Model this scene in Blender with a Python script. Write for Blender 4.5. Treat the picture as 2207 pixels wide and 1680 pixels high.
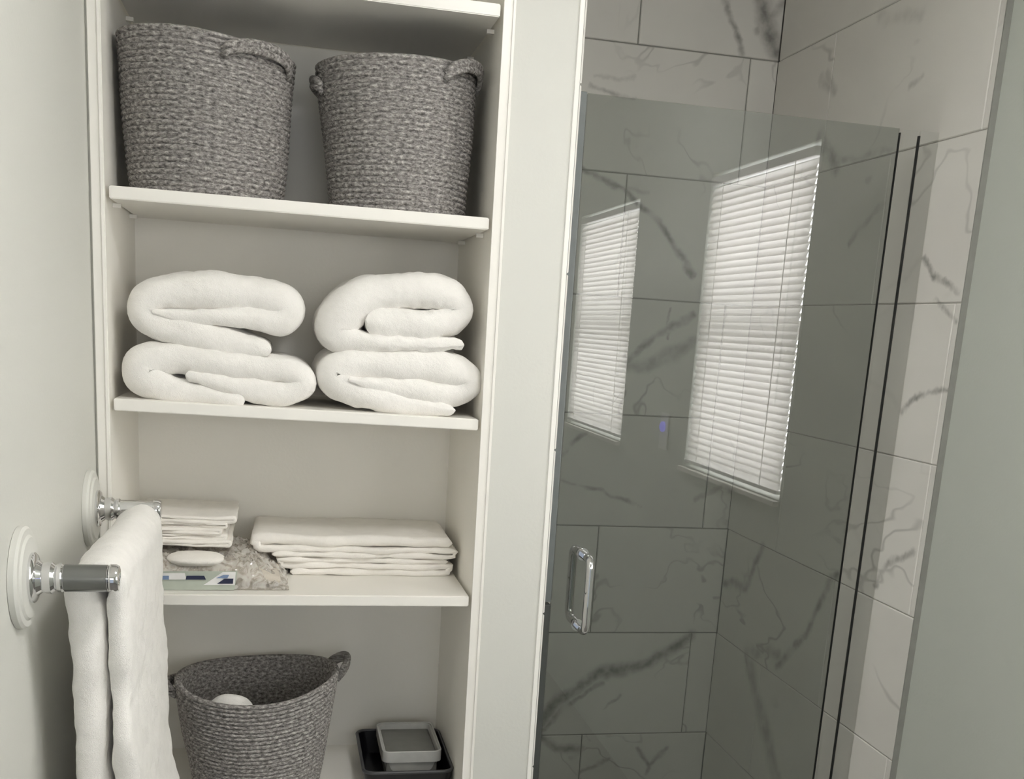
import bpy, bmesh, math, random
from mathutils import Vector, Matrix, noise
import numpy as np
for o in list(bpy.data.objects): bpy.data.objects.remove(o)
scene = bpy.context.scene
C = scene.collection
HC = 1.57            # camera height above the floor; coordinates below are relative to the lens
PI = math.pi

# ---------------------------------------------------------------- camera
yaw, pitch, roll = (math.radians(a) for a in (12.669, 12.995, 3.5963))
FPX, PX, PY = 2304.85, 1103.5, 1242.63
cy, sy, cp, sp, cr, sr = math.cos(yaw), math.sin(yaw), math.cos(pitch), math.sin(pitch), math.cos(roll), math.sin(roll)
Fw = Vector((sy*cp, cy*cp, -sp)); Rt = Vector((cy, -sy, 0)); Up = Rt.cross(Fw)
Rt, Up = Rt*cr + Up*sr, -Rt*sr + Up*cr
cam_d = bpy.data.cameras.new('camera'); cam = bpy.data.objects.new('camera', cam_d); C.objects.link(cam)
cam_d.sensor_width = 36; cam_d.lens = FPX*36/2207; cam_d.shift_y = (PY-840)/2207
cam_d.clip_start = 0.02
M = Matrix.Identity(4)
for i in range(3):
    M[i][0], M[i][1], M[i][2] = Rt[i], Up[i], -Fw[i]
M[2][3] = HC
cam.matrix_world = M
scene.camera = cam
scene.view_settings.view_transform = 'Standard'; scene.view_settings.look = 'None'
scene.view_settings.gamma = 1; scene.view_settings.use_curve_mapping = False
scene.view_settings.exposure = -0.04
scene.cycles.use_adaptive_sampling = False
scene.cycles.diffuse_bounces = 8

# ---------------------------------------------------------------- light: daylight outside two windows, fill lamp added behind the camera, ceiling fixture (built below)
W = bpy.data.worlds.new('world'); scene.world = W; W.use_nodes = True
W.node_tree.nodes['Background'].inputs[0].default_value = (0.75, 0.85, 1, 1)
W.node_tree.nodes['Background'].inputs[1].default_value = 0.6
WIN = [(0.80, 1.484), (-0.66, 0.13)]
WZ0, WZ1 = -0.387, 0.487
def area(name, loc, sx, sz, power, col, rot):
    d = bpy.data.lights.new(name, 'AREA'); d.shape = 'RECTANGLE'; d.size = sx; d.size_y = sz; d.energy = power; d.color = col
    o = bpy.data.objects.new(name, d); C.objects.link(o); o.location = loc; o.rotation_euler = rot
    return o
for k, (a, b) in enumerate(WIN):
    area('daylight_or_fill', (1.62, (a+b)/2, HC+0.10), 1.5, 1.5, (112, 110)[k], (1.0, 0.995, 0.985), (0, PI/2, 0))
area('daylight_or_fill', (0.30, -1.95, HC+0.20), 0.9, 0.52, 10, (1.0, 0.995, 0.985), (PI/2, 0, 0))     # added fill lamp behind the camera, shining through a made-up doorway
LAMP_STRENGTH = 50.0

# ---------------------------------------------------------------- pixel -> world helpers
def ray(u, v):
    return Rt*((u-PX)/FPX) + Up*(-(v-PY)/FPX) + Fw
def onX(u, v, X): d = ray(u, v); return d*(X/d.x)
def onY(u, v, Y): d = ray(u, v); return d*(Y/d.y)
def onZ(u, v, Z): d = ray(u, v); return d*(Z/d.z)

# ---------------------------------------------------------------- node helpers
def new_mat(name):
    m = bpy.data.materials.new(name); m.use_nodes = True
    nt = m.node_tree; b = nt.nodes['Principled BSDF']
    return m, nt, b
def nd(nt, typ, ins=None, **props):
    n = nt.nodes.new(typ)
    for k, v in props.items(): setattr(n, k, v)
    if ins:
        for k, v in ins.items():
            if hasattr(v, 'is_output'): nt.links.new(v, n.inputs[k])
            else: n.inputs[k].default_value = v
    return n
def mth(nt, op, a, b=None, c=None, clamp=False):
    ins = {0: a}
    if b is not None: ins[1] = b
    if c is not None: ins[2] = c
    n = nd(nt, 'ShaderNodeMath', ins, operation=op); n.use_clamp = clamp
    return n.outputs[0]
def vmth(nt, op, a, b=None, out=0):
    ins = {0: a}
    if b is not None: ins[1] = b
    return nd(nt, 'ShaderNodeVectorMath', ins, operation=op).outputs[out]
def ramp(nt, fac, stops):
    n = nd(nt, 'ShaderNodeValToRGB', {0: fac}); e = n.color_ramp.elements
    while len(e) < len(stops): e.new(0.5)
    for i, (p, c) in enumerate(stops):
        e[i].position = p; e[i].color = (*c, 1) if len(c) == 3 else c
    return n.outputs[0]
def bump(nt, h, dist, strength=1.0):
    return nd(nt, 'ShaderNodeBump', {'Height': h, 'Distance': dist, 'Strength': strength}).outputs[0]
def ocoord(nt): return nd(nt, 'ShaderNodeTexCoord').outputs['Object']

def paint(name, col, rough=0.55, orange=0.0004, scale=160):
    m, nt, b = new_mat(name)
    n = nd(nt, 'ShaderNodeTexNoise', {'Vector': ocoord(nt), 'Scale': scale, 'Detail': 2.0})
    b.inputs['Base Color'].default_value = (*col, 1); b.inputs['Roughness'].default_value = rough
    nt.links.new(bump(nt, n.outputs[0], orange, 0.6), b.inputs['Normal'])
    return m
def metal(name, col, rough):
    m, nt, b = new_mat(name)
    n = nd(nt, 'ShaderNodeTexNoise', {'Vector': ocoord(nt), 'Scale': 30.0})
    r = nd(nt, 'ShaderNodeMapRange', {0: n.outputs[0], 3: rough*0.8, 4: rough*1.25})
    b.inputs['Base Color'].default_value = (*col, 1); b.inputs['Metallic'].default_value = 1
    nt.links.new(r.outputs[0], b.inputs['Roughness'])
    return m
def plain(name, col, rough=0.5, spec=0.5, nscale=40, amt=0.06, bmp=0.0):
    m, nt, b = new_mat(name)
    n = nd(nt, 'ShaderNodeTexNoise', {'Vector': ocoord(nt), 'Scale': float(nscale), 'Detail': 3.0})
    c2 = tuple(max(0, x*(1-amt*2)) for x in col)
    nt.links.new(ramp(nt, n.outputs[0], [(0.3, c2), (0.7, col)]), b.inputs['Base Color'])
    b.inputs['Roughness'].default_value = rough; b.inputs['Specular IOR Level'].default_value = spec
    if bmp: nt.links.new(bump(nt, n.outputs[0], bmp), b.inputs['Normal'])
    return m
WALLCOL = (0.645, 0.645, 0.608)
M_wall = paint('wall_paint', WALLCOL, 0.6)
M_wallshade = paint('wall_paint_backlit', (0.545, 0.57, 0.53), 0.6)  # wall paint darkened to hold the backlit shade beside the windows
M_trim = paint('white_trim', (0.83, 0.81, 0.765), 0.4, 0.0001)
M_bead = paint('gloss_white_bead', (0.88, 0.87, 0.83), 0.2, 0.00005)
M_ceil = paint('ceiling_paint', (0.80, 0.79, 0.75), 0.8)
M_shelf = paint('shelf_paint', (0.85, 0.83, 0.785), 0.35, 0.0001)
M_closet = paint('closet_paint', (0.90, 0.88, 0.83), 0.5)
M_chrome = metal('chrome', (0.78, 0.78, 0.79), 0.05)
M_edge = plain('tile_edge_grey', (0.30, 0.30, 0.275), 0.5)
M_darkrefl = metal('dark_reflection_metal', (0.23, 0.235, 0.23), 0.22)  # dark tone paints the reflected room onto the chrome post
M_black = plain('black_gasket', (0.008, 0.008, 0.008), 0.5)
M_bin = plain('black_plastic', (0.006, 0.006, 0.008), 0.3, 0.4)
M_greyplastic = plain('pale_grey_plastic', (0.52, 0.52, 0.50), 0.35, 0.5)
M_greyin = plain('grey_liner', (0.20, 0.20, 0.185), 0.6, 0.3)
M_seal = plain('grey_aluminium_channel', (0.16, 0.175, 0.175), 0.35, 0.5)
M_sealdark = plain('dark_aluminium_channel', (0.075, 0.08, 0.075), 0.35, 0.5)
M_vinyl = paint('white_vinyl', (0.85, 0.85, 0.84), 0.35, 0.00005)
M_floor = plain('floor_vinyl', (0.20, 0.19, 0.175), 0.5, 0.4, 6, 0.1)

def fabric(name, col, scale=900, dist=0.0014, big=0.0048):
    m, nt, b = new_mat(name)
    co = ocoord(nt)
    n = nd(nt, 'ShaderNodeTexNoise', {'Vector': co, 'Scale': float(scale), 'Detail': 2.0})
    n2 = nd(nt, 'ShaderNodeTexNoise', {'Vector': co, 'Scale': 48.0, 'Detail': 4.0})
    h = mth(nt, 'ADD', mth(nt, 'MULTIPLY', n.outputs[0], dist), mth(nt, 'MULTIPLY', n2.outputs[0], big))
    nt.links.new(bump(nt, h, 1.0, 0.8), b.inputs['Normal'])
    nt.links.new(ramp(nt, n2.outputs[0], [(0.3, tuple(x*0.95 for x in col)), (0.7, col)]), b.inputs['Base Color'])
    b.inputs['Roughness'].default_value = 1.0; b.inputs['Specular IOR Level'].default_value = 0.1
    b.inputs['Sheen Weight'].default_value = 0.25; b.inputs['Sheen Roughness'].default_value = 0.5
    return m
M_towel = fabric('white_terry', (0.94, 0.92, 0.89))
M_cloth = fabric('white_cotton', (0.88, 0.85, 0.805), 700, 0.0007, 0.0015)
M_beige = fabric('wrapped_cotton', (0.58, 0.53, 0.46), 700, 0.0005, 0.002)

def glass(name, tint, ior, gloss=1.0):
    m, nt, b = new_mat(name); nt.nodes.remove(b)
    out = nt.nodes['Material Output']
    fr = nd(nt, 'ShaderNodeFresnel', {'IOR': ior})
    front = mth(nt, 'SUBTRACT', 1.0, nd(nt, 'ShaderNodeNewGeometry').outputs['Backfacing'])
    fac = mth(nt, 'MULTIPLY', mth(nt, 'MULTIPLY', fr.outputs[0], gloss), front, clamp=True)
    tr = nd(nt, 'ShaderNodeBsdfTransparent', {'Color': (*tint, 1)})
    gl = nd(nt, 'ShaderNodeBsdfGlossy', {'Color': (1, 1, 1, 1), 'Roughness': 0.0})
    mx = nd(nt, 'ShaderNodeMixShader', {0: fac, 1: tr.outputs[0], 2: gl.outputs[0]})
    nt.links.new(mx.outputs[0], out.inputs[0])
    return m
M_glass = glass('shower_glass', (0.765, 0.78, 0.765), 1.5, 3.0)
M_clear = glass('clear_vinyl_seal', (0.95, 0.955, 0.95), 1.5, 2.4)
M_pane = glass('window_glass', (0.98, 0.98, 0.98), 1.45)
M_film = glass('crinkled_film', (0.97, 0.965, 0.955), 1.5, 2.0)
nt = M_film.node_tree
_out = nt.nodes['Material Output']; _src = _out.inputs[0].links[0].from_socket
_ns = nd(nt, 'ShaderNodeTexNoise', {'Vector': ocoord(nt), 'Scale': 60.0, 'Detail': 3.0, 'Distortion': 1.5})
_df = nd(nt, 'ShaderNodeBsdfDiffuse', {'Color': ramp(nt, _ns.outputs[0], [(0.38, (0.40, 0.365, 0.325)), (0.48, (0.70, 0.66, 0.61)), (0.58, (0.88, 0.86, 0.82))])})  # wrinkle shading and print painted into the film colour
nt.links.new(nd(nt, 'ShaderNodeMixShader', {0: 0.42, 1: _src, 2: _df.outputs[0]}).outputs[0], _out.inputs[0])
fn = nd(nt, 'ShaderNodeTexVoronoi', {'Vector': ocoord(nt), 'Scale': 55.0}, feature='F1')
for n in nt.nodes:
    if n.type == 'BSDF_GLOSSY':
        n.inputs['Roughness'].default_value = 0.12
        nt.links.new(bump(nt, fn.outputs[0], 0.01), n.inputs['Normal'])

# translucent blind slats
M_slat, nt, b = new_mat('blind_slat'); nt.nodes.remove(b)
d = nd(nt, 'ShaderNodeBsdfDiffuse', {'Color': (0.82, 0.81, 0.78, 1)})
t = nd(nt, 'ShaderNodeBsdfTranslucent', {'Color': (0.80, 0.78, 0.75, 1)})
mx = nd(nt, 'ShaderNodeMixShader', {0: 0.5, 1: d.outputs[0], 2: t.outputs[0]})
nt.links.new(mx.outputs[0], nt.nodes['Material Output'].inputs[0])

# lamp diffuser
M_lamp, nt, b = new_mat('lamp_diffuser')
b.inputs['Base Color'].default_value = (0.9, 0.9, 0.88, 1)
b.inputs['Emission Color'].default_value = (1, 0.985, 0.965, 1); b.inputs['Emission Strength'].default_value = LAMP_STRENGTH
M_led, nt, b = new_mat('violet_led')
b.inputs['Base Color'].default_value = (0.2, 0.2, 0.6, 1)
b.inputs['Emission Color'].default_value = (0.22, 0.2, 1, 1); b.inputs['Emission Strength'].default_value = 1.8

# basket rope
M_rope, nt, b = new_mat('grey_cotton_rope')
uv = nd(nt, 'ShaderNodeUVMap').outputs[0]
mp = nd(nt, 'ShaderNodeMapping', {'Vector': uv, 'Scale': (1.0, 1.6, 1.0)})
n1 = nd(nt, 'ShaderNodeTexNoise', {'Vector': mp.outputs[0], 'Scale': 112.0, 'Detail': 1.5, 'Roughness': 0.6})
n2 = nd(nt, 'ShaderNodeTexNoise', {'Vector': mp.outputs[0], 'Scale': 420.0, 'Detail': 1.0})
f = mth(nt, 'ADD', mth(nt, 'MULTIPLY', n1.outputs[0], 0.72), mth(nt, 'MULTIPLY', n2.outputs[0], 0.28))
col = ramp(nt, f, [(0.34, (0.11, 0.104, 0.10)), (0.45, (0.235, 0.222, 0.214)), (0.55, (0.355, 0.337, 0.325)), (0.68, (0.58, 0.56, 0.54))])
nt.links.new(col, b.inputs['Base Color']); b.inputs['Roughness'].default_value = 0.95
b.inputs['Specular IOR Level'].default_value = 0.15
nt.links.new(bump(nt, f, 0.006, 0.8), b.inputs['Normal'])

# marble: drifting faint veins per tile + the particular dark veins each wall carries
seg = bpy.data.node_groups.new('vein_segment', 'ShaderNodeTree')
for nm, tp in (('P', 'Vector'), ('A', 'Vector'), ('B', 'Vector')):
    seg.interface.new_socket(nm, in_out='INPUT', socket_type='NodeSocket'+tp)
for nm in ('W', 'S', 'Prev'):
    seg.interface.new_socket(nm, in_out='INPUT', socket_type='NodeSocketFloat')
seg.interface.new_socket('Out', in_out='OUTPUT', socket_type='NodeSocketFloat')
gi = seg.nodes.new('NodeGroupInput'); go = seg.nodes.new('NodeGroupOutput')
AB = vmth(seg, 'SUBTRACT', gi.outputs['B'], gi.outputs['A']); AP = vmth(seg, 'SUBTRACT', gi.outputs['P'], gi.outputs['A'])
tt = mth(seg, 'DIVIDE', vmth(seg, 'DOT_PRODUCT', AP, AB, 1), vmth(seg, 'DOT_PRODUCT', AB, AB, 1), clamp=True)
sc_ = nd(seg, 'ShaderNodeVectorMath', {0: AB, 'Scale': tt}, operation='SCALE').outputs[0]
dd = vmth(seg, 'LENGTH', vmth(seg, 'SUBTRACT', AP, sc_), out=1)
mr = nd(seg, 'ShaderNodeMapRange', {0: dd, 1: 0.0, 2: gi.outputs['W'], 3: gi.outputs['S'], 4: 0.0}, interpolation_type='SMOOTHSTEP')
seg.links.new(mth(seg, 'MAXIMUM', mr.outputs[0], gi.outputs['Prev']), go.inputs[0])

def marble(name, polys):
    m, nt, b = new_mat(name)
    co = ocoord(nt)
    tid = nd(nt, 'ShaderNodeAttribute', attribute_name='tile_shift').outputs['Vector']
    wob = nd(nt, 'ShaderNodeTexNoise', {'Vector': co, 'Scale': 11.0, 'Detail': 4.0, 'Roughness': 0.6}).outputs['Color']
    off = nd(nt, 'ShaderNodeVectorMath', {0: vmth(nt, 'SUBTRACT', wob, (0.5, 0.5, 0.5)), 'Scale': 0.045}, operation='SCALE').outputs[0]
    P = vmth(nt, 'ADD', co, off)
    prev = 0.0
    for pts, w, s in polys:
        for a, c in zip(pts[:-1], pts[1:]):
            g = nt.nodes.new('ShaderNodeGroup'); g.node_tree = seg
            nt.links.new(P, g.inputs['P']); g.inputs['A'].default_value = a; g.inputs['B'].default_value = c
            g.inputs['W'].default_value = w; g.inputs['S'].default_value = s
            if hasattr(prev, 'is_output'): nt.links.new(prev, g.inputs['Prev'])
            else: g.inputs['Prev'].default_value = prev
            prev = g.outputs[0]
    mod = nd(nt, 'ShaderNodeTexNoise', {'Vector': co, 'Scale': 28.0, 'Detail': 3.0}).outputs[0]
    strong = mth(nt, 'MULTIPLY', prev, nd(nt, 'ShaderNodeMapRange', {0: mod, 1: 0.3, 2: 0.62, 3: 0.35, 4: 1.0}).outputs[0])
    cs = nd(nt, 'ShaderNodeMapping', {'Vector': co, 'Rotation': (0.7, 0.6, 0.3), 'Scale': (1.0, 0.42, 1.0)}).outputs[0]
    q = vmth(nt, 'ADD', cs, nd(nt, 'ShaderNodeVectorMath', {0: tid, 'Scale': 7.0}, operation='SCALE').outputs[0])
    def fine(scale, width, dist):
        n = nd(nt, 'ShaderNodeTexNoise', {'Vector': q, 'Scale': scale, 'Detail': 4.0, 'Roughness': 0.55, 'Distortion': dist})
        v = mth(nt, 'ABSOLUTE', mth(nt, 'SUBTRACT', n.outputs[0], 0.5))
        return nd(nt, 'ShaderNodeMapRange', {0: v, 1: 0.0, 2: width, 3: 1.0, 4: 0.0}, interpolation_type='SMOOTHSTEP').outputs[0]
    mask = nd(nt, 'ShaderNodeTexNoise', {'Vector': q, 'Scale': 3.5, 'Detail': 1.0}).outputs[0]
    mk = nd(nt, 'ShaderNodeMapRange', {0: mask, 1: 0.48, 2: 0.68, 3: 0.0, 4: 0.42}).outputs[0]
    faint = mth(nt, 'MULTIPLY', fine(2.6, 0.010, 0.35), mk)
    cloud = nd(nt, 'ShaderNodeTexNoise', {'Vector': q, 'Scale': 4.0, 'Detail': 3.0}).outputs[0]
    base = ramp(nt, cloud, [(0.3, (0.72, 0.70, 0.67)), (0.7, (0.79, 0.775, 0.74))])
    v = mth(nt, 'MAXIMUM', strong, faint, clamp=True)
    c = nd(nt, 'ShaderNodeMix', {0: v, 6: base, 7: (0.16, 0.155, 0.145, 1)}, data_type='RGBA').outputs[2]
    nt.links.new(c, b.inputs['Base Color'])
    b.inputs['Roughness'].default_value = 0.32; b.inputs['Specular IOR Level'].default_value = 0.4
    return m
M_grout = plain('grey_grout', (0.33, 0.325, 0.30), 0.9)
M_groutlight = plain('light_grey_grout', (0.52, 0.51, 0.48), 0.9)
DB, XR, DG, YT, DF = 2.786, 1.243, 2.0, 1.846, 1.85      # shower back wall, right wall, glass, tile end, face of front wall
def Bk(*px): return [tuple(onY(u, v, DB)) for u, v in px]
def Rg(*px): return [tuple(onX(u, v, XR)) for u, v in px]
VB = [(Bk((1558,0),(1582,55),(1602,118)), .014, .75), (Bk((1640,-20),(1652,50),(1672,112)), .035, .85), (Bk((1688,0),(1640,70)), .02, .6),
      (Bk((1290,165),(1330,172),(1368,168)), .009, .35), (Bk((1275,185),(1312,200),(1366,212)), .010, .5),
      (Bk((1250,366),(1300,388),(1345,405),(1382,442),(1432,492),(1462,542),(1492,595)), .014, .85), (Bk((1345,400),(1400,415)), .01, .4),
      (Bk((1352,778),(1400,738),(1440,716),(1492,680)), .016, .7), (Bk((1352,790),(1400,790),(1442,765),(1492,738)), .026, .6), (Bk((1442,664),(1441,735)), .007, .55),
      (Bk((1212,985),(1235,952),(1262,930)), .012, .7), (Bk((1196,1037),(1290,1060),(1382,1092)), .010, .55), (Bk((1500,1080),(1560,1050),(1590,1075)), .012, .5),
      (Bk((1160,1560),(1200,1512),(1290,1452),(1340,1442),(1400,1430),(1484,1374)), .028, .9), (Bk((1160,1582),(1220,1520),(1300,1470)), .014, .6),
      (Bk((1165,1592),(1200,1612),(1250,1616)), .022, .7), (Bk((1300,1530),(1335,1498)), .009, .45), (Bk((1375,1612),(1400,1650),(1437,1614)), .013, .7), (Bk((1400,1650),(1394,1672)), .012, .6),
      (Bk((1250,1665),(1310,1640)), .012, .5)]
VR = [(Rg((1612,1408),(1630,1500),(1655,1600),(1672,1672)), .045, .5), (Rg((1606,1410),(1622,1480)), .016, .6), (Rg((1672,1440),(1690,1420),(1740,1365),(1770,1300),(1788,1252),(1808,1243)), .020, .75), (Rg((1615,1405),(1680,1412)), .03, .5),
      (Rg((1558,1252),(1610,1266),(1622,1230),(1645,1175)), .022, .7), (Rg((1768,305),(1802,356)), .035, .7), (Rg((1802,352),(1860,338),(1925,322)), .014, .4),
      (Rg((1830,520),(1905,440)), .016, .4), (Rg((1992,553),(2012,598),(2066,626)), .012, .85), (Rg((2012,648),(2032,672),(2062,690)), .010, .7), (Rg((1943,887),(1972,853),(2042,838)), .010, .85),
      (Rg((1885,1262),(1912,1215),(1968,1190)), .012, .7), (Rg((1768,170),(1800,200),(1782,160)), .02, .35), (Rg((1960,185),(1988,165)), .012, .35), (Rg((1935,1605),(1990,1630)), .012, .3), (Rg((1895,40),(1990,28)), .02, .25)]
M_marble_back = marble('marble_tile_back', VB)
M_marble_right = marble('marble_tile_right', VR)
M_marble = marble('marble_tile_plain', [])

# ---------------------------------------------------------------- mesh helpers
def link(name, bm, mats, parent=None, smooth=False, loc=None):
    me = bpy.data.meshes.new(name)
    L = Vector(loc) if loc is not None else Vector((0, 0, 0))
    p = parent; base = Vector((0, 0, 0))
    while p is not None: base += Vector(p.location); p = p.parent
    for v in bm.verts: v.co -= (L if parent is None else base)
    bmesh.ops.recalc_face_normals(bm, faces=bm.faces)
    bm.to_mesh(me); bm.free()
    for m in (mats if isinstance(mats, (list, tuple)) else [mats]): me.materials.append(m)
    if smooth:
        for pl in me.polygons: pl.use_smooth = True
        if smooth != 'all':
            try: me.set_sharp_from_angle(angle=math.radians(smooth if isinstance(smooth, (int, float)) and smooth > 1 else 40))
            except Exception: pass
    o = bpy.data.objects.new(name, me); C.objects.link(o)
    if parent is not None: o.parent = parent
    else: o.location = L
    return o
def tag(o, label=None, cat=None, group=None, kind=None):
    if label: o['label'] = label
    if cat: o['category'] = cat
    if group: o['group'] = group
    if kind: o['kind'] = kind
    return o
def thing(name, label, cat, loc, group=None):
    o = bpy.data.objects.new(name, None); C.objects.link(o); o.empty_display_size = 0.05
    o.location = loc
    return tag(o, label, cat, group)
def box(bm, x0, x1, y0, y1, z0, z1, bev=0.0, mi=0, seg_=2):
    vs = [bm.verts.new((x, y, z)) for x in (x0, x1) for y in (y0, y1) for z in (z0, z1)]
    idx = [(0,1,3,2), (4,6,7,5), (0,4,5,1), (2,3,7,6), (0,2,6,4), (1,5,7,3)]
    fs = [bm.faces.new([vs[i] for i in f]) for f in idx]
    for f_ in fs: f_.material_index = mi
    if bev > 0:
        es = list({e for f_ in fs for e in f_.edges})
        bmesh.ops.bevel(bm, geom=es, offset=bev, segments=seg_, affect='EDGES', profile=0.6)
    return vs
def bx(*a, **k):
    bm = bmesh.new(); box(bm, *a, **k); return bm
def tube(bm, pts, rad, n=16, caps=True, closed=False):
    pts = [Vector(p) for p in pts]; N = len(pts); rings = []
    up = None
    for i, p in enumerate(pts):
        if closed: t_ = pts[(i+1) % N] - pts[i-1]
        else: t_ = (pts[min(i+1, N-1)] - pts[max(i-1, 0)])
        t_.normalize()
        if up is None:
            up = t_.orthogonal().normalized()
        else:
            up = (up - t_*up.dot(t_)).normalized()
        s = t_.cross(up)
        r = rad[i] if isinstance(rad, (list, tuple)) else rad
        rings.append([bm.verts.new(p + (up*math.cos(2*PI*k/n) + s*math.sin(2*PI*k/n))*r) for k in range(n)])
    M_ = N if closed else N-1
    for i in range(M_):
        a, b_ = rings[i], rings[(i+1) % N]
        for k in range(n): bm.faces.new((a[k], a[(k+1) % n], b_[(k+1) % n], b_[k]))
    if caps and not closed:
        bm.faces.new(rings[0][::-1]); bm.faces.new(rings[-1])
    return rings
def lathe(bm, prof, axis_o, axis='x', n=40):
    """prof: (distance along axis, radius)"""
    rings = []
    for d_, r in prof:
        ring = []
        for k in range(n):
            a = 2*PI*k/n; c, s = math.cos(a)*r, math.sin(a)*r
            o = {'x': (d_, c, s), 'y': (c, d_, s), 'z': (c, s, d_)}[axis]
            ring.append(bm.verts.new((axis_o[0]+o[0], axis_o[1]+o[1], axis_o[2]+o[2])))
        rings.append(ring)
    for a, b_ in zip(rings[:-1], rings[1:]):
        for k in range(n): bm.faces.new((a[k], a[(k+1) % n], b_[(k+1) % n], b_[k]))
    bm.faces.new(rings[0][::-1]); bm.faces.new(rings[-1])
def crom(pts, n):
    """Catmull-Rom resample by arc length"""
    P = [np.array(p, float) for p in pts]
    P = [2*P[0]-P[1]] + P + [2*P[-1]-P[-2]]
    out = []
    for i in range(1, len(P)-2):
        for t_ in np.linspace(0, 1, 24, endpoint=False):
            a, b_, c, d_ = P[i-1:i+3]
            out.append(0.5*((2*b_)+(-a+c)*t_+(2*a-5*b_+4*c-d_)*t_**2+(-a+3*b_-3*c+d_)*t_**3))
    out.append(P[-2]); out = np.array(out)
    s = np.concatenate([[0], np.cumsum(np.linalg.norm(np.diff(out[:, :2], axis=0), axis=1))])
    q = np.linspace(0, s[-1], n)
    return np.stack([np.interp(q, s, out[:, k]) for k in range(out.shape[1])], 1)

# ---------------------------------------------------------------- the room shell
ZF, ZCL = -HC, 0.90
YB = -1.7
struct = lambda name, bm, m, smooth=False: tag(link(name, bm, m, smooth=smooth), kind='structure')
struct('floor', bx(-0.45, 1.45, YB, 2.95, ZF-0.05, ZF), M_floor)
struct('ceiling', bx(-0.45, 1.45, YB, 2.95, ZCL, ZCL+0.05), M_ceil)
struct('wall_left', bx(-0.40, -0.293, YB, 1.90, ZF, ZCL), M_wall)
bm = bmesh.new()
box(bm, -0.45, -0.20, YB-0.1, YB, ZF, ZCL); box(bm, 0.72, 1.45, YB-0.1, YB, ZF, ZCL); box(bm, -0.20, 0.72, YB-0.1, YB, 0.47, ZCL)  # doorway gap made up to let the fill lamp in
struct('wall_back', bm, M_wall)
bm = bmesh.new()
for a, b_ in ((-0.27, -0.20), (0.72, 0.79)): box(bm, a, b_, YB, YB+0.015, ZF, 0.54, 0.002)
box(bm, -0.20, 0.72, YB, YB+0.015, 0.47, 0.54, 0.002)
struct('trim_3', bm, M_trim)
# right wall, painted, with two window openings
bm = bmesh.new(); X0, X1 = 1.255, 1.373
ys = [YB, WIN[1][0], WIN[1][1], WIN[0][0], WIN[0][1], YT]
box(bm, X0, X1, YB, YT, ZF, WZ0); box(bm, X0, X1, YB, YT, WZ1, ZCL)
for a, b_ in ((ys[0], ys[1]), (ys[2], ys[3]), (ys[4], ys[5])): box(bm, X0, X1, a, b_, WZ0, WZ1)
struct('wall_right', bm, M_wallshade)
# front wall: pier between closet and shower, above the closet, around the back of it
bm = bmesh.new()
box(bm, 0.362, 0.4765, DF, 2.90, ZF, ZCL)
box(bm, -0.30, 0.362, DF, 2.26, 0.80, ZCL)
box(bm, -0.40, -0.290, 1.90, 2.26, ZF, ZCL)
box(bm, -0.293, -0.2882, DF, 1.90, ZF, ZCL)
box(bm, -0.40, 0.362, 2.222, 2.26, ZF, 0.80)
struct('wall_front', bm, M_wall)
struct('wall_shower_back', bx(0.40, 1.45, DB+0.012, 2.95, ZF, ZCL), M_grout)
struct('wall_shower_side', bx(XR+0.012, 1.45, YT+0.002, DB+0.012, ZF, ZCL), M_grout)
# white corner bead on the pier, metal edge where the tile ends
bm = bmesh.new(); box(bm, 0.4690, 0.4775, DF-0.003, DF+0.02, ZF, ZCL, 0.0015); struct('trim_1', bm, M_bead)
bm = bmesh.new(); box(bm, XR-0.0005, XR+0.0125, YT-0.0005, YT+0.003, ZF, ZCL, 0.0004); struct('trim_2', bm, M_edge)
# baseboards (below the picture)
struct('baseboard_left', bx(-0.293, -0.279, YB, 1.85, ZF, ZF+0.10, 0.002), M_trim)

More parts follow.
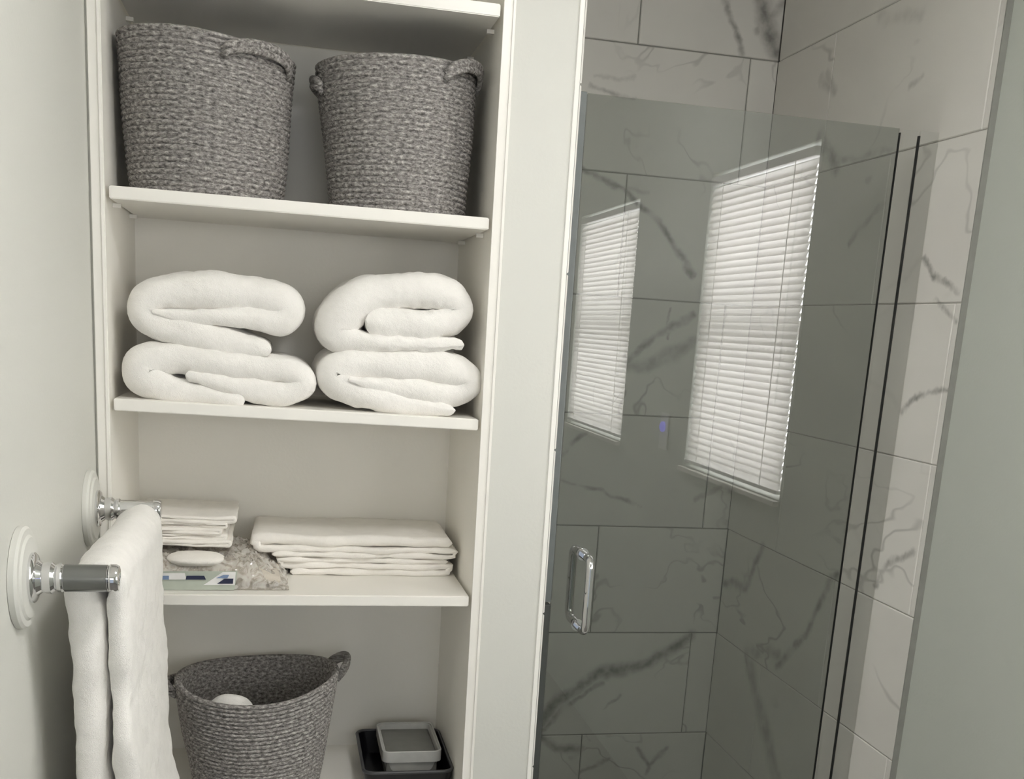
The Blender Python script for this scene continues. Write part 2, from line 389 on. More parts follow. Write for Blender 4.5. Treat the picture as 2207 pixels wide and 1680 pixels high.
TH, TW = 0.3065, 0.613
rows = [(0.7121-TH*(k-1)) for k in range(-1, 9)]   # top z of rows
def tile_wall(name, mat, origin, udir, nrm, u0, u1, joint_a, joint_b, flip_row=4, z0=ZF, z1=ZCL, grout=None, g=0.0017):
    """tiles stand 3 mm proud of the grout bed; origin is the point u=0 on the tile face"""
    bm = bmesh.new(); col = bm.loops.layers.float_color.new('tile_shift')
    U = Vector(udir); Nn = Vector(nrm); O = Vector(origin); bv = 0.0016; T = 0.010
    rnd = random.Random(hash(name) % 7 if False else len(name))
    def P(u, z, d): return O + U*u + Vector((0, 0, z)) - Nn*d
    def quad(pts, mi, c):
        f_ = bm.faces.new([bm.verts.new(p) for p in pts]); f_.material_index = mi
        for l in f_.loops: l[col] = c
    quad([P(u0, z0, 0.003), P(u1, z0, 0.003), P(u1, z1, 0.003), P(u0, z1, 0.003)], 1, (0, 0, 0, 1))
    for r, zt in enumerate(rows):
        zb = zt-TH; j = joint_a if ((r - (1 if r > flip_row else 0)) % 2 == 0) else joint_b
        k = math.floor((u0-j)/TW)
        while j+k*TW < u1:
            a, b_ = max(j+k*TW+g, u0), min(j+(k+1)*TW-g, u1); k += 1
            lo, hi = max(zb+g, z0), min(zt-g, z1)
            if b_-a < 0.004 or hi-lo < 0.004: continue
            c = (rnd.random(), rnd.random(), rnd.random(), 1)
            o_ = [(a, lo), (b_, lo), (b_, hi), (a, hi)]; i_ = [(a+bv, lo+bv), (b_-bv, lo+bv), (b_-bv, hi-bv), (a+bv, hi-bv)]
            quad([P(*q, 0) for q in i_], 0, c)
            for s in range(4):
                t_ = (s+1) % 4
                quad([P(*o_[s], bv), P(*o_[t_], bv), P(*i_[t_], 0), P(*i_[s], 0)], 0, c)
                quad([P(*o_[s], 0.003), P(*o_[t_], 0.003), P(*o_[t_], bv), P(*o_[s], bv)], 0, c)
    me = bpy.data.meshes.new(name); bm.to_mesh(me); bm.free()
    me.materials.append(mat); me.materials.append(grout or M_grout)
    o = bpy.data.objects.new(name, me); C.objects.link(o); tag(o, kind='structure')
    return o
tile_wall('wall_tiles_back', M_marble_back, (0, DB, 0), (1, 0, 0), (0, -1, 0), 0.487, XR, 1.167, 0.863)
tile_wall('wall_tiles_right', M_marble_right, (XR, 0, 0), (0, 1, 0), (-1, 0, 0), YT+0.003, DB, 2.48, 2.17, grout=M_groutlight, g=0.0011)
tile_wall('wall_tiles_left', M_marble, (0.487, 0, 0), (0, 1, 0), (1, 0, 0), DF+0.02, DB, 2.48, 2.17)
struct('wall_shower_left', bx(0.4765, 0.484, DF+0.02, DB, ZF, ZCL), M_grout)
struct('shower_curb', bx(0.487, XR, YT+0.004, 2.15, ZF, ZF+0.10, 0.004), M_marble)

# ---------------------------------------------------------------- windows and blinds
def window(n, ya, yb, label, grp):
    w = bpy.data.objects.new('window_%d' % n, None); C.objects.link(w); w.location = (1.33, (ya+yb)/2, WZ0); w['kind'] = 'structure'
    bm = bmesh.new(); a, b_ = ya, yb
    fx0, fx1, fw = 1.315, 1.365, 0.035
    box(bm, fx0, fx1, a, a+fw, WZ0, WZ1); box(bm, fx0, fx1, b_-fw, b_, WZ0, WZ1)
    box(bm, fx0, fx1, a+fw, b_-fw, WZ0, WZ0+fw); box(bm, fx0, fx1, a+fw, b_-fw, WZ1-fw, WZ1)
    link('window_frame', bm, M_vinyl, w)
    bm = bmesh.new(); zm = 0.045
    box(bm, 1.322, 1.355, a+fw, b_-fw, zm-0.022, zm+0.022)
    link('sash_rail', bm, M_vinyl, w)
    link('pane', bx(1.338, 1.342, a+fw, b_-fw, WZ0+fw, WZ1-fw), M_pane, w)
    bm = bmesh.new(); box(bm, 1.236, 1.253, a-0.012, b_+0.004, WZ0-0.016, WZ0-0.002, 0.002); link('window_sill', bm, M_trim, w)
    # mini blind hung at the wall face
    y0, y1 = a+0.006, b_-0.020
    zt, zb = WZ1-0.012, WZ0+0.012
    t_ = thing('window_blind', label, 'blind', (1.262, (y0+y1)/2, zb), grp)
    link('head_rail', bx(1.252, 1.277, y0, y1, zt-0.022, zt, 0.002), M_vinyl, t_)
    link('bottom_rail', bx(1.253, 1.275, y0, y1, zb, zb+0.010, 0.002), M_vinyl, t_)
    bm = bmesh.new(); pitch_ = 0.0192; z = zb+0.022; ang = math.radians(70); hw = 0.0142
    while z < zt-0.024:
        prev_ = None
        for s in range(5):
            q = -1+s/2; cx = hw*q*math.cos(ang) ; cz = hw*q*math.sin(ang)
            cr_ = 0.0016*(1-q*q)
            x = 1.264 + cx - cr_*math.sin(ang); zz = z + cz + cr_*math.cos(ang)
            pr_ = (bm.verts.new((x, y0, zz)), bm.verts.new((x, y1, zz)))
            if prev_: bm.faces.new((prev_[0], prev_[1], pr_[1], pr_[0]))
            prev_ = pr_
        z += pitch_
    link('slats', bm, M_slat, t_, smooth='all')
    for yy in (y0+0.10, y1-0.10):
        bm = bmesh.new()
        tube(bm, [(1.2515, yy, zb+0.01), (1.2515, yy, zt-0.02)], 0.0011, 6); link('ladder_cord', bm, M_trim, t_)
    bm = bmesh.new(); tube(bm, [(1.246, y1-0.05, zb+0.22), (1.246, y1-0.05, zt-0.03)], 0.0022, 8); link('tilt_wand', bm, M_clear, t_)
window(1, *WIN[0], 'white slatted blind whose larger reflection fills the middle of the shower glass', None)
window(2, *WIN[1], 'white slatted blind whose smaller reflection stands near the left edge of the shower glass', None)
# night light between the windows
t_ = thing('night_light', 'small night light glowing violet, mirrored faintly low in the shower glass', 'light', (1.247, 0.605, -0.335))
link('plate', bx(1.2475, 1.253, 0.570, 0.640, -0.36, -0.24, 0.002), M_vinyl, t_)
bm = bmesh.new(); lathe(bm, [(0, 0.017), (-0.008, 0.017), (-0.012, 0.010)], (1.2475, 0.605, -0.285), 'x', 20); link('glowing_lens', bm, M_led, t_, smooth=True)
# ceiling lamp
t_ = thing('ceiling_lamp', 'round white ceiling lamp lighting the room from above', 'lamp', (0.55, 0.75, 0.90))
bm = bmesh.new(); lathe(bm, [(0, 0.17), (-0.02, 0.17), (-0.025, 0.16)], (0.55, 0.75, 0.90), 'z', 48); link('lamp_base', bm, M_vinyl, t_, smooth=True)
bm = bmesh.new(); lathe(bm, [(-0.025, 0.155), (-0.045, 0.150), (-0.06, 0.13), (-0.07, 0.09), (-0.074, 0.04)], (0.55, 0.75, 0.90), 'z', 48); link('lamp_shade', bm, M_lamp, t_, smooth=True)

# ---------------------------------------------------------------- shower door and fixed strip
GT = 0.421; GB = ZF+0.112
t_ = thing('shower_door', 'clear frameless glass shower door with a small chrome pull handle', 'shower door', (0.85, DG, GB))
link('glass_panel', bx(0.533, 1.157, DG, DG+0.009, GB, GT, 0.0008, seg_=1), M_glass, t_)
bm = bmesh.new(); box(bm, 1.1575, 1.1595, DG-0.0005, DG+0.004, GB, GT-0.008); tag(link('hinge_side_gasket', bm, M_black, t_), 'black strip along the hinge edge')
# back-to-back D handle
HX = 0.590; zt_, zb_ = -0.418, -0.580
def dpull(sgn):
    y0 = DG-0.002 if sgn < 0 else DG+0.011
    yo = DG+0.0045+sgn*0.064; r = 0.018; pts = [(HX, y0, zt_-0.008)]
    for k in range(9):
        a = k/8*PI/2; pts.append((HX, yo-sgn*r+sgn*r*math.sin(a), zt_-0.008-r+r*math.cos(a)))
    for k in range(9):
        a = k/8*PI/2; pts.append((HX, yo-sgn*r+sgn*r*math.cos(a), zb_+0.008+r-r*math.sin(a)))
    pts.append((HX, y0, zb_+0.008))
    return pts
hb = bmesh.new(); tube(hb, dpull(-1), 0.0085, 20)
h = link('pull_handle', hb, M_chrome, t_, smooth='all'); tag(h, 'chrome D-shaped pull handle')
hb = bmesh.new(); tube(hb, dpull(1), 0.0085, 20); link('inner_pull_handle', hb, M_chrome, t_, smooth='all')
for z in (zt_-0.008, zb_+0.008):
    wb = bmesh.new(); lathe(wb, [(0.0, 0.0125), (0.002, 0.0125)], (HX, DG-0.002, z), 'y', 24); link('washer', wb, M_chrome, h)
# wall channel the door closes against
t_ = thing('door_channel', 'narrow grey upright channel between front wall and shower door', 'channel', (0.510, DG, GB))
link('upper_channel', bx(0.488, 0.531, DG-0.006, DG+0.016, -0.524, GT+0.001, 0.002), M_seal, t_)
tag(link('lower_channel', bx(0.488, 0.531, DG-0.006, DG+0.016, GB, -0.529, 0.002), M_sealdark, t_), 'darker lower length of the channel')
# fixed strip on the right
t_ = thing('glass_side_strip', 'narrow fixed glass strip between shower door and tiled right wall', 'glass panel', (1.22, DG, GB))
link('glass_panel', bx(1.203, 1.242, DG, DG+0.009, GB, GT, 0.0006, seg_=1), M_clear, t_)
link('clear_seal', bx(1.1615, 1.1975, DG+0.001, DG+0.008, GB, GT-0.001), M_clear, t_)
tag(link('black_gasket', bx(1.1985, 1.2015, DG-0.001, DG+0.005, GB, GT-0.010), M_black, t_), 'black upright gasket')

# ---------------------------------------------------------------- closet unit
XL, XRi = -0.270, 0.344
cl = thing('closet_shelving', 'built-in white closet with open shelves left of the shower', 'closet', (0.037, 2.02, ZF))
link('side_panel', bx(XL-0.018, XL, DF-0.002, 2.215, ZF, 0.80), M_closet, cl)
link('side_panel', bx(XRi, XRi+0.018, DF-0.002, 2.215, ZF, 0.80), M_closet, cl)
link('back_panel', bx(XL, XRi, 2.203, 2.215, -0.92, 0.80), M_closet, cl)
link('deck', bx(XL, XRi, DF-0.002, 2.203, -0.922, -0.903, 0.001), M_closet, cl)
link('base_panel', bx(XL, XRi, DF+0.0, DF+0.018, ZF, -0.923), M_closet, cl)
for s, x in ((-1, XL-0.009), (1, XRi+0.009)):
    bm = bmesh.new(); box(bm, x-0.0105, x+0.0095, DF-0.007, DF-0.002, ZF, 0.80, 0.001)
    xe = x+0.007 if s > 0 else x+0.006
    box(bm, xe-0.0025, xe+0.0025, DF-0.0095, DF-0.006, ZF, 0.80, 0.001)
    link('face_trim', bm, M_shelf, cl)
def shelf(zl, zr, front=DF, th=0.0195):
    bm = bmesh.new(); vs = box(bm, -0.2645, 0.3385, front, 2.196, 0, 0.0)
    for v in vs:
        pass
    bm.free(); bm = bmesh.new()
    X = [-0.2645, 0.3385]; co = {}
    for i, x in enumerate(X):
        zt = (zl, zr)[i]
        for j, y in enumerate((front, 2.196)):
            for k, z in enumerate((zt-th, zt)): co[i, j, k] = bm.verts.new((x, y, z))
    for f_ in [((0,0,0),(0,0,1),(0,1,1),(0,1,0)), ((1,0,0),(1,1,0),(1,1,1),(1,0,1)), ((0,0,0),(1,0,0),(1,0,1),(0,0,1)), ((0,1,0),(0,1,1),(1,1,1),(1,1,0)), ((0,0,0),(0,1,0),(1,1,0),(1,0,0)), ((0,0,1),(1,0,1),(1,1,1),(0,1,1))]:
        bm.faces.new([co[q] for q in f_])
    bmesh.ops.bevel(bm, geom=list(bm.edges), offset=0.0015, segments=2, affect='EDGES')
    s = link('shelf', bm, M_shelf, cl)
    for x in (-0.2672, 0.3412):
        for y in (1.93, 2.13):
            pb = bmesh.new(); z = (zl if x < 0 else zr)-th-0.003
            box(pb, x-0.0025, x+0.010 if x < 0 else x+0.0025, y-0.004, y+0.004, z-0.004, z+0.0025) if x < 0 else box(pb, x-0.010, x+0.0025, y-0.004, y+0.004, z-0.004, z+0.0025)
            link('shelf_pin', pb, M_shelf, s)
shelf(0.507, 0.507); shelf(0.1795, 0.179); shelf(-0.149, -0.157); shelf(-0.477, -0.476)

# ---------------------------------------------------------------- baskets
def basket(label, cx, cy_, z0, Hh, rb, rt, handles, lean=(0, 0), rim=lambda a: 0.0, sq=(1, 1), grp='grey rope baskets', rot=0, fill=None, dent=0.0, seed=0):
    t_ = thing('rope_basket', label, 'basket', (cx, cy_, z0), grp)
    bm = bmesh.new(); uvl = bm.loops.layers.uv.new('UVMap')
    n = 120; coils = 27; per = 6
    def R(q, a):
        s = rb + (rt-rb)*(q**0.85)
        s += 0.004*noise.noise((math.cos(a)*1.4+seed, math.sin(a)*1.4, q*2)) - dent*max(0, math.cos(a-0.6))*q*(1-q)*4
        return s
    def pos(q, a, r):
        z = z0 + q*(Hh + rim(a)*1.0)
        return Vector((cx + lean[0]*q + math.cos(a)*r*sq[0], cy_ + lean[1]*q + math.sin(a)*r*sq[1], z))
    rings = []
    prof = [(0.0, -0.012)]
    for k in range(coils*per+1):
        q = k/(coils*per); bul = abs(math.sin(q*coils*PI))**0.6*0.0042
        prof.append((q, bul))
    outer = []
    for q, bl in prof:
        outer.append([bm.verts.new(pos(q, 2*PI*k/n, R(q, 2*PI*k/n)+bl)) for k in range(n)])
    inner = []
    for k2 in range(0, 41):
        q = 1-k2/40*0.985; bul = abs(math.sin(q*coils*PI))**0.6*0.002
        inner.append([bm.verts.new(pos(q, 2*PI*k/n, R(q, 2*PI*k/n)-0.0075-bul + (0.003 if k2 == 0 else 0))) for k in range(n)])
    allr = outer+inner
    vv = 0.0
    for i in range(len(allr)-1):
        a, b_ = allr[i], allr[i+1]
        dv = (a[0].co-b_[0].co).length
        for k in range(n):
            f_ = bm.faces.new((a[k], a[(k+1) % n], b_[(k+1) % n], b_[k]))
            for l, (uu, w_) in zip(f_.loops, ((k, vv), (k+1, vv), (k+1, vv+dv), (k, vv+dv))):
                l[uvl].uv = (uu/n*2*PI*rt+seed, w_)
        vv += dv
    bm.faces.new(outer[0][::-1]); bm.faces.new(inner[-1])
    link('basket_body', bm, M_rope, t_, smooth='all')
    for ha, hw, drop, outw, lift in handles:
        bm = bmesh.new(); uvl = bm.loops.layers.uv.new('UVMap')
        pts = []; m = 22
        for k in range(m+1):
            q = k/m; a = ha + (q-0.5)*hw; arch = math.sin(q*PI)**0.55
            qq = 1 - drop*(1-arch)
            p = pos(qq, a, R(qq, a) + 0.003 + outw*arch); p.z += lift*arch - 0.003
            pts.append(p)
        r_ = tube(bm, pts, [0.0065*(1.0 if 1 < k < m-1 else 0.8) for k in range(m+1)], 12)
        # a second coil beside the first
        tube(bm, [p-Vector((0, 0, 0.010)) for p in pts], 0.0055, 10)
        for f_ in bm.faces:
            for l in f_.loops: l[uvl].uv = (l.vert.co.x*1.3+l.vert.co.y*1.1+seed, l.vert.co.z*1.2+l.vert.co.y*0.3)
        link('basket_handle', bm, M_rope, t_, smooth='all')
    return t_
FR = -PI/2
basket('grey rope basket on the upper shelf, left one, rim drooping to the right', -0.126, 1.990, 0.180, 0.243, 0.118, 0.134,
       [(FR+0.68, 0.95, 0.085, 0.012, 0.0), (FR+0.68+PI, 0.95, 0.085, 0.010, 0.0)], lean=(0.004, -0.004),
       rim=lambda a: 0.004*math.cos(a-PI) - 0.010*max(0, math.cos(a-FR-1.0))**2, sq=(1.04, 0.98), seed=1.0)
basket('grey rope basket on the upper shelf, right one, next to the closet side', 0.201, 1.995, 0.180, 0.240, 0.115, 0.135,
       [(0.0-0.62, 0.9, 0.075, 0.012, 0.006), (PI-0.1, 0.8, 0.16, 0.004, -0.02)], lean=(-0.010, 0.0), rim=lambda a: 0.004*math.cos(a), sq=(1.0, 0.98), seed=5.0)
basket('open grey rope basket at the bottom of the closet with something white inside', -0.036, 2.005, -0.903, 0.228, 0.114, 0.150,
       [(0.30, 0.50, 0.07, 0.026, 0.012), (PI-0.1, 0.55, 0.08, 0.016, -0.012)], rim=lambda a: 0.008*math.cos(2*a)+0.008*math.cos(a-0.3), sq=(1.0, 0.96), seed=9.0)
# white bundle inside the lower basket
bm = bmesh.new(); bmesh.ops.create_icosphere(bm, subdivisions=4, radius=1)
for v in bm.verts:
    p = v.co.copy(); nn = noise.noise(p*2.0)*0.12
    v.co = Vector((-0.086+p.x*0.072*(0.60+0.40*p.z)*(1+nn*.4), 1.950+p.y*0.050*(0.60+0.40*p.z)*(1+nn*.5), -0.792+p.z*0.098*(1+nn*0.2)))
tag(link('white_cloth_bundle', bm, M_towel, smooth='all', loc=(-0.086, 1.950, -0.885)), 'white rounded bundle showing inside the bottom rope basket', 'cloth')

# ---------------------------------------------------------------- towels
def band(path, half, y0, y1, n=110, seed=0.0, bm=None, ny=14, wob=0.004, ywob=0.006, path_dim=2, arcn=6, crease=0.0, yfun=None):
    """a thick cloth laid along an x-z path, as deep as y0..y1, with rounded edges"""
    own = bm is None
    if own: bm = bmesh.new()
    P = crom([tuple(p) + ((half,) if len(p) == 2 else ()) for p in path], n)
    P[:, 2] = np.clip(P[:, 2], 0.002, None)
    T = np.gradient(P[:, :2], axis=0); T /= np.linalg.norm(T, axis=1)[:, None]
    rings = []
    s_acc = np.concatenate([[0], np.cumsum(np.linalg.norm(np.diff(P[:, :2], axis=0), axis=1))])
    L = s_acc[-1]
    for i in range(n):
        s = s_acc[i]; h_ = P[i, 2]
        e = min(s, L-s)/max(h_*0.9, 1e-5)
        k_ = math.sqrt(max(0.0, 1-(1-min(1, e))**2)); k_ = max(k_, 0.12)
        hh = h_*k_
        nx, nz = -T[i, 1], T[i, 0]
        ya, yb_ = (y0, y1) if yfun is None else yfun(s/L, y0, y1)
        ya2 = ya + ywob*noise.noise((s*14+seed*3.1, seed, 2.0)) + (1-k_)*hh*0.5
        prof = []
        for a in np.linspace(PI/2, 3*PI/2, arcn*2+1): prof.append((ya2+hh*0.95 + math.cos(a)*hh*0.95, math.sin(a)))
        for q in np.linspace(0, 1, ny)[1:-1]: prof.append((ya2+hh + (yb_-ya2-2*hh)*q, -1.0))
        for a in np.linspace(-PI/2, PI/2, arcn+1): prof.append((yb_-hh*0.6 + math.cos(a)*hh*0.6, math.sin(a)))
        for q in np.linspace(1, 0, ny)[1:-1]: prof.append((ya2+hh + (yb_-ya2-2*hh)*q, 1.0))
        ring = []
        for yy, sgn in prof:
            w1 = noise.noise((s*9+seed*7, yy*9, sgn*0.6+seed))*wob + noise.noise((s*30+seed, yy*26, sgn+seed*2))*wob*0.75 + noise.noise((s*75+seed, yy*60, sgn*2+seed))*wob*0.3
            if crease:
                w1 += crease*(noise.noise((s*55+seed*5, yy*10+sgn*3, seed)))*max(0, 1-(yy-ya2)/0.05)
            off = hh*sgn + w1*k_*(sgn if abs(sgn) > 0.2 else 0.3)
            ring.append(bm.verts.new((P[i, 0]+nx*off, yy, P[i, 1]+nz*off)))
        rings.append(ring)
    m = len(rings[0])
    for a, b_ in zip(rings[:-1], rings[1:]):
        for k in range(m): bm.faces.new((a[k], a[(k+1) % m], b_[(k+1) % m], b_[k]))
    bm.faces.new(rings[0][::-1]); bm.faces.new(rings[-1])
    return bm
def pxz(pts, Y=1.87):
    out = []
    for p in pts:
        w = onY(p[0], p[1], Y); out.append((w.x, w.z) + ((p[2],) if len(p) > 2 else ()))
    return out
def towel(label, pts, half, seed, zb, y0=1.862, y1=2.14, grp='folded bath towels on the middle shelf', **k):
    bm = band(pxz(pts), half, y0, y1, n=210, ny=30, seed=seed, **k)
    zmin = min(v.co.z for v in bm.verts); 
    o = link('folded_towel', bm, M_towel, smooth='all', loc=(onY(pts[0][0], pts[0][1], 1.87).x-0.05, 1.99, zmin))
    return tag(o, label, 'towel', grp)
# stacks: lower left, upper left, lower right, upper right
towel('white bath towel folded in a thick roll, under another in the left stack',
      [(528,864,0.0078), (480,858,0.0120), (430,850,0.0173), (370,838,0.0242), (314,815,0.0320), (308,785,0.0294), (350,772,0.0251), (440,778,0.0234), (520,789,0.0216), (590,795,0.0224), (638,806,0.0224), (654,830,0.0224), (618,850,0.0224), (560,846,0.0224), (500,832,0.0173), (440,817,0.0112), (400,808,0.0069)], .02, 1, 0, y0=1.862, wob=.0050, crease=0.004)
towel('white bath towel folded in a thick roll, lying on top in the left stack',
      [(585,757,0.0120), (500,742,0.0251), (400,717,0.0270), (335,697,0.0295), (308,668,0.0285), (335,636,0.0302), (400,629,0.0312), (480,631,0.0312), (560,639,0.0302), (606,652,0.0294), (617,674,0.0277), (590,691,0.0216), (500,683,0.0156), (400,680,0.0129), (345,674,0.0070), (326,671,0.0040)], .02, 2.3, 0, y0=1.868, wob=.0050, crease=0.004)
towel('white bath towel folded in a thick roll, under another in the right stack',
      [(980,884,0.0086), (920,877,0.0147), (860,868,0.0234), (790,852,0.0268), (735,825,0.0338), (724,800,0.0302), (770,786,0.0259), (850,789,0.0268), (930,793,0.0268), (985,803,0.0268), (1010,826,0.0268), (985,849,0.0251), (930,845,0.0207), (870,838,0.0164), (810,829,0.0112), (778,823,0.0065), (750,818,0.0040)], .02, 3.7, 0, y0=1.862, wob=.0050, crease=0.004)
towel('white bath towel folded in a thick loose roll, lying on top in the right stack',
      [(1000,744,0.0095), (920,744,0.0129), (850,742,0.0130), (780,735,0.0215), (731,716,0.0355), (745,678,0.0372), (788,642,0.0338), (850,631,0.0312), (920,627,0.0312), (968,637,0.0302), (992,668,0.0285), (968,692,0.0268), (928,701,0.0269), (870,698,0.0277), (828,695,0.0269), (800,692,0.0225), (788,690,0.0156)], .02, 5.1, 0, y0=1.866, wob=.0050, crease=0.007)

# lower shelf, right: two large thin-folded towels, each folded in layers
def flat_fold(name, label, x0, x1, y0, y1, layers, seed, grp, mat=M_cloth, cat='towel', slump=0.0):
    """layers: list of (z centre, half thickness, x start, x end) joined by folds, bottom to top"""
    pts = []
    for i, (z, hh, xa, xb) in enumerate(layers):
        A, B = (xa, xb) if i % 2 == 0 else (xb, xa)
        m = 5
        for k in range(m+1):
            q = k/m; x = A+(B-A)*q
            pts.append((x, z + slump*math.sin(q*PI)*0 , hh))
        if i+1 < len(layers):
            z2, h2 = layers[i+1][0], layers[i+1][1]
            sgn = 1 if i % 2 == 0 else -1
            pts.append((B+sgn*(z2-z)*0.42, (z+z2)/2, (hh+h2)/2))
    bm = band(pts, 0.005, y0, y1, n=60*len(layers), seed=seed, wob=.0028, ywob=.012, ny=16)
    zmin = min(v.co.z for v in bm.verts)
    o = link(name, bm, mat, smooth='all', loc=((x0+x1)/2, (y0+y1)/2, zmin))
    return tag(o, label, cat, grp)
ZS = -0.4765
flat_fold('folded_towel', 'large white towel folded flat, lower of the right pile on the lower shelf', -0.02, 0.32, 2.00, 2.185,
          [(ZS+.0065, .0060, 0.022, 0.318), (ZS+.0185, .0060, 0.012, 0.326), (ZS+.0295, .0055, 0.002, 0.322)], 11, 'flat-folded towels on the lower shelf')
flat_fold('folded_towel', 'large white towel folded flat, topmost of the right pile on the lower shelf', -0.04, 0.32, 1.995, 2.185,
          [(ZS+.0405, .0055, -0.012, 0.326), (ZS+.0520, .0060, -0.030, 0.330), (ZS+.0680, .0105, -0.040, 0.327)], 14, 'flat-folded towels on the lower shelf')

# left: package with towels piled on it
pk = thing('wrapped_package', 'clear plastic bag of folded beige cotton lying on the lower shelf front', 'package', (-0.13, 1.98, ZS))
bm = band([(-0.262, ZS+.020, .014), (-0.18, ZS+.021, .017), (-0.10, ZS+.021, .017), (-0.05, ZS+.019, .0145), (-0.02, ZS+.016, .011), (0.004, ZS+.012, .007)], .015, 1.90, 2.12, n=60, seed=21, wob=.003)
link('folded_contents', bm, M_beige, pk, smooth='all')
bm = bmesh.new(); bmesh.ops.create_icosphere(bm, subdivisions=4, radius=1)
for v in bm.verts:
    p = v.co; sx = math.copysign(abs(p.x)**0.75, p.x)
    v.co = Vector((-0.142+sx*0.050, 1.925+p.y*0.034, ZS+0.0465+p.z*0.0125+0.001*noise.noise(p*3)))
tag(link('rounded_bundle', bm, M_cloth, pk, smooth='all'), 'white rolled end inside the bag')
bm = bmesh.new(); NX, NY = 64, 34; g = {}
for side in (0, 1):
    for i in range(NX+1):
        for j in range(NY+1):
            u, v = i/NX, j/NY
            x = -0.268 + 0.285*u; y = 1.882 + 0.255*v
            ex = min(1, min(u, 1-u)*8 if u < 0.5 else (1-u)*3.2); ey = min(1, min(v, 1-v)*7)
            hgt = 0.004 + 0.042*math.sin(min(1, ex)*PI/2)*math.sin(min(1, ey)*PI/2)
            cr = noise.noise((x*55, y*45, 3))*0.009 + noise.noise((x*130, y*90, 7))*0.006
            if u > 0.72: cr *= 2.0; x += noise.noise((y*30, u*3, 1))*0.012
            z = ZS + 0.0015 + (hgt + cr*(0.5+hgt*14) if side else 0.0)
            g[side, i, j] = bm.verts.new((x, y, max(z, ZS+0.0012)))
    for i in range(NX):
        for j in range(NY): bm.faces.new((g[side, i, j], g[side, i+1, j], g[side, i+1, j+1], g[side, i, j+1]))
for i in range(NX):
    for j in (0, NY): bm.faces.new((g[0, i, j], g[0, i+1, j], g[1, i+1, j], g[1, i, j]))
for j in range(NY):
    for i in (0, NX): bm.faces.new((g[0, i, j], g[0, i, j+1], g[1, i, j+1], g[1, i, j]))
tag(link('plastic_bag', bm, M_film, pk, smooth='all'), 'crinkled clear plastic wrapping')
# printed label band along the front of the bag
M_labw = plain('label_white', (0.86, 0.85, 0.84), 0.4); M_labb = plain('label_navy', (0.015, 0.02, 0.06), 0.4); M_labl = plain('label_blue', (0.20, 0.28, 0.45), 0.4); M_labg = plain('label_pale_green', (0.48, 0.52, 0.45), 0.4)
def lab(u0, u1, u2, u3, v0, v1, yy, bm, mi):
    """quad with pixel-read corners (bottom-left, bottom-right, top-right, top-left)"""
    f_ = bm.faces.new([bm.verts.new(onY(u, v, yy)) for u, v in ((u0, v1), (u1, v1), (u2, v0), (u3, v0))]); f_.material_index = mi
    r = bmesh.ops.extrude_face_region(bm, geom=[f_])
    for e in r['geom']:
        if isinstance(e, bmesh.types.BMVert): e.co.y += 0.0008
bm = bmesh.new()
lab(300, 505, 512, 300, 1232, 1272, 1.8795, bm, 3)
lab(300, 402, 398, 300, 1236, 1250, 1.8780, bm, 0)
lab(400, 444, 440, 402, 1242, 1250, 1.8775, bm, 1)
lab(438, 506, 508, 480, 1234, 1262, 1.8780, bm, 0)
lab(468, 502, 503, 484, 1248, 1259, 1.8765, bm, 1)
lab(466, 490, 494, 482, 1240, 1247, 1.8765, bm, 2)
lab(350, 364, 364, 350, 1242, 1250, 1.8765, bm, 2)
tag(link('printed_label', bm, [M_labw, M_labb, M_labl, M_labg], pk), 'printed card strip in white, navy and pale green')

# small towels piled on the package, behind the hanging towel
z = ZS+0.0600
for k, (xa, xb, th, y0) in enumerate([(-0.258, -0.084, .0056, 1.960), (-0.262, -0.092, .0052, 1.968), (-0.260, -0.100, .0054, 1.964), (-0.262, -0.090, .0052, 1.972), (-0.258, -0.076, .0058, 1.968)]):
    where = ['bottom one of the pile', 'second from the bottom of the pile', 'middle one of the pile', 'second from the top of the pile', 'topmost of the pile'][k]
    flat_fold('hand_towel', 'small white folded hand towel, %s behind the hanging towel' % where, xa, xb, y0, 2.15,
              [(z+th*0.5, th*0.55, xa+.004, xb-.006), (z+th*1.5, th*0.55, xa+.006, xb-.004)], 30+k*3, 'small towels piled on the wrapped package')
    z += th*2

# ---------------------------------------------------------------- tray and tub on the closet deck
t_ = thing('black_bin', 'black plastic bin standing on the closet bottom beside the basket', 'bin', (0.26, 2.02, -0.903))
def open_box(bm, x0, x1, y0, y1, z0, z1, th, taper=0.0, r=0.012, n=6):
    """rounded open box; taper shrinks the bottom"""
    def loop(ins, z, tp):
        out = []; xa, xb, ya, yb_ = x0+ins+tp, x1-ins-tp, y0+ins+tp, y1-ins-tp; rr = max(r-ins, 0.002)
        for cx, cy2, a0 in ((xb-rr, yb_-rr, 0), (xa+rr, yb_-rr, PI/2), (xa+rr, ya+rr, PI), (xb-rr, ya+rr, 1.5*PI)):
            for k in range(n+1):
                a = a0+k/n*PI/2; out.append(bm.verts.new((cx+rr*math.cos(a), cy2+rr*math.sin(a), z)))
        return out
    Ls = [loop(0, z0, taper), loop(0, z1-0.001, 0), loop(0.001, z1, 0), loop(th-0.001, z1, 0), loop(th, z1-0.001, 0), loop(th, z0+th, taper)]
    for a, b_ in zip(Ls[:-1], Ls[1:]):
        m = len(a)
        for k in range(m): bm.faces.new((a[k], a[(k+1) % m], b_[(k+1) % m], b_[k]))
    bm.faces.new(Ls[0][::-1]); bm.faces.new(Ls[-1])
bm = bmesh.new(); open_box(bm, 0.166, 0.342, 1.93, 2.157, -0.903, -0.851, 0.004, 0.008, 0.02)
link('bin_body', bm, M_bin, t_, smooth=30)
bm = bmesh.new()
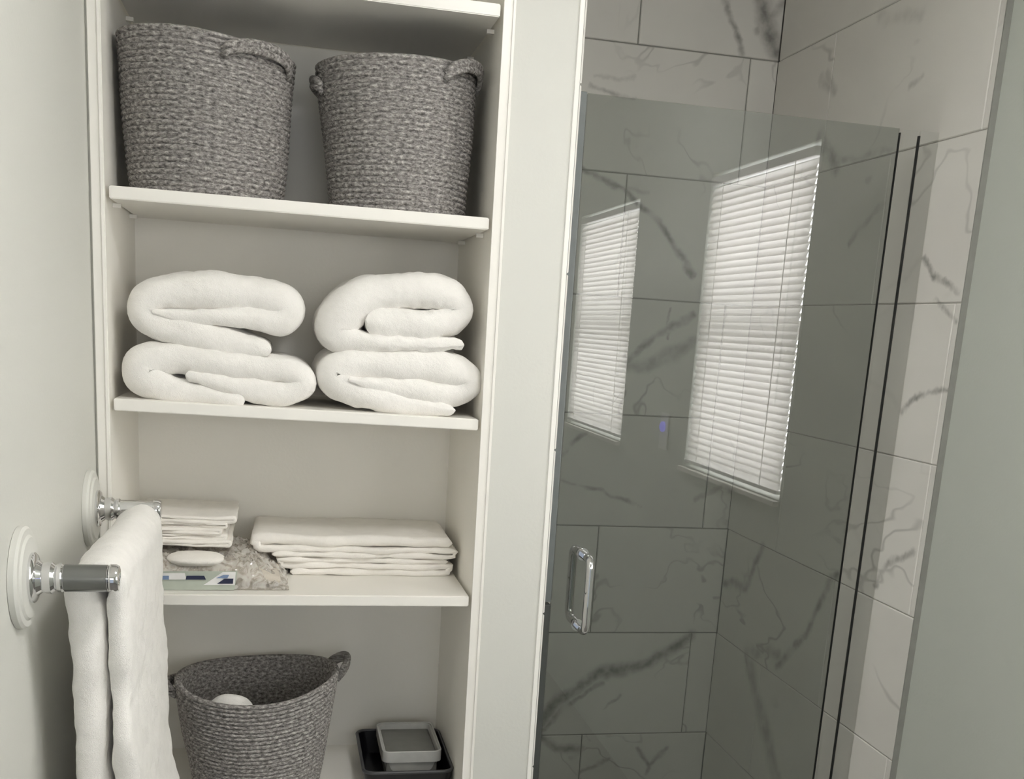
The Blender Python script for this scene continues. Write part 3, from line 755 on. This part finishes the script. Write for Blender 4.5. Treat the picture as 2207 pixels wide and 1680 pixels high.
def rim_loop(x0, x1, y0, y1, z, r, rr, n=6):
    pts = []
    for cx, cy2, a0 in ((x1-rr, y1-rr, 0), (x0+rr, y1-rr, PI/2), (x0+rr, y0+rr, PI), (x1-rr, y0+rr, 1.5*PI)):
        for k in range(n+1):
            a = a0+k/n*PI/2; pts.append((cx+rr*math.cos(a), cy2+rr*math.sin(a), z))
    return pts
tube(bm, rim_loop(0.167, 0.341, 1.931, 2.156, -0.852, 0, 0.02), 0.0035, 8, closed=True)
link('bin_rim', bm, plain('charcoal_plastic', (0.05, 0.05, 0.055), 0.35), t_, smooth='all')
t_ = thing('grey_tub', 'pale grey open tub sitting inside the black bin', 'tub', (0.257, 2.03, -0.897))
bm = bmesh.new(); open_box(bm, 0.210, 0.322, 1.985, 2.142, -0.8985, -0.832, 0.0035, 0.008, 0.014)
link('tub_body', bm, M_greyplastic, t_, smooth=30)
bm = bmesh.new(); open_box(bm, 0.2065, 0.3255, 1.9815, 2.1455, -0.853, -0.830, 0.0035, 0.0, 0.016)
link('tub_rim', bm, M_greyplastic, t_, smooth=30)
link('liner', bx(0.215, 0.317, 1.990, 2.137, -0.8945, -0.842, 0.004), M_greyin, t_)

# ---------------------------------------------------------------- towel bar and hanging towel
ZBAR = -0.315; XW = -0.293
tb = thing('towel_bar', 'chrome towel bar on round white mounts on the left wall', 'towel bar', (XW, 1.53, ZBAR))
for Y in (1.295, 1.760):
    bm = bmesh.new(); lathe(bm, [(0.0005, 0.060), (0.007, 0.060), (0.010, 0.057), (0.0105, 0.050), (0.013, 0.047), (0.014, 0.030)], (XW, Y, ZBAR), 'x', 64)
    tag(link('round_mount', bm, M_wall, tb, smooth=25), 'round wall-coloured mounting disc')
    bm = bmesh.new(); lathe(bm, [(0.014, 0.0295), (0.017, 0.0295), (0.0195, 0.027), (0.021, 0.021), (0.026, 0.017), (0.031, 0.0185), (0.036, 0.0185), (0.040, 0.0150), (0.0405, 0.0150), (0.043, 0.0168), (0.047, 0.0168), (0.049, 0.0150),
                                 (0.098, 0.0150), (0.100, 0.0168), (0.107, 0.0168), (0.110, 0.0150), (0.1105, 0.006)], (XW, Y, ZBAR), 'x', 48)
    po = link('post', bm, M_chrome, tb, smooth=35)
    if Y > 1.5: continue
    bm = bmesh.new(); lathe(bm, [(0.0495, 0.0155), (0.050, 0.0161), (0.097, 0.0161), (0.0975, 0.0155)], (XW, Y, ZBAR), 'x', 48)  # band added to carry the dark reflection on the near post
    tag(link('reflection_band', bm, M_darkrefl, po, smooth=35), 'dark room reflection painted as a metal band')
bm = bmesh.new(); tube(bm, [(-0.203, 1.310, ZBAR-0.007), (-0.203, 1.745, ZBAR-0.007)], 0.0085, 24); link('bar', bm, M_chrome, tb, smooth=40)

# hanging towel: two thick folds side by side either side of the bar
bm = bmesh.new()
def tw(s, y0, y1): return y0+0.004*math.sin(s*9), y1+0.010*math.sin(s*5+1)
hp = [(-0.236, -1.02, .020), (-0.236, -0.84, .022), (-0.229, -0.66, .0215), (-0.2265, -0.52, .0195), (-0.2265, -0.42, .0205), (-0.2300, -0.370, .0225), (-0.2320, -0.338, .0205), (-0.2200, -0.3150, .0105), (-0.203, -0.3075, .0060), (-0.189, -0.3215, .0070),
      (-0.190, -0.345, .011), (-0.1885, -0.40, .0125), (-0.1885, -0.48, .0130), (-0.186, -0.58, .0145), (-0.182, -0.68, .0165), (-0.178, -0.76, .020), (-0.178, -0.86, .021), (-0.178, -1.00, .020)]
band(hp, .02, 1.328, 1.735, n=240, seed=40, bm=bm, ny=30, wob=.0045, ywob=.010, yfun=tw, arcn=7)
tag(link('hanging_towel', bm, M_towel, smooth='all', loc=(-0.206, 1.53, -1.02)), 'thick white towel draped over the chrome towel bar', 'towel')

# ---------------------------------------------------------------- stand everything on the floor level z = 0
for o in list(C.objects):
    if o.parent is None and o.type not in ('CAMERA', 'LIGHT'): o.location.z += HC
bpy.context.view_layer.update()
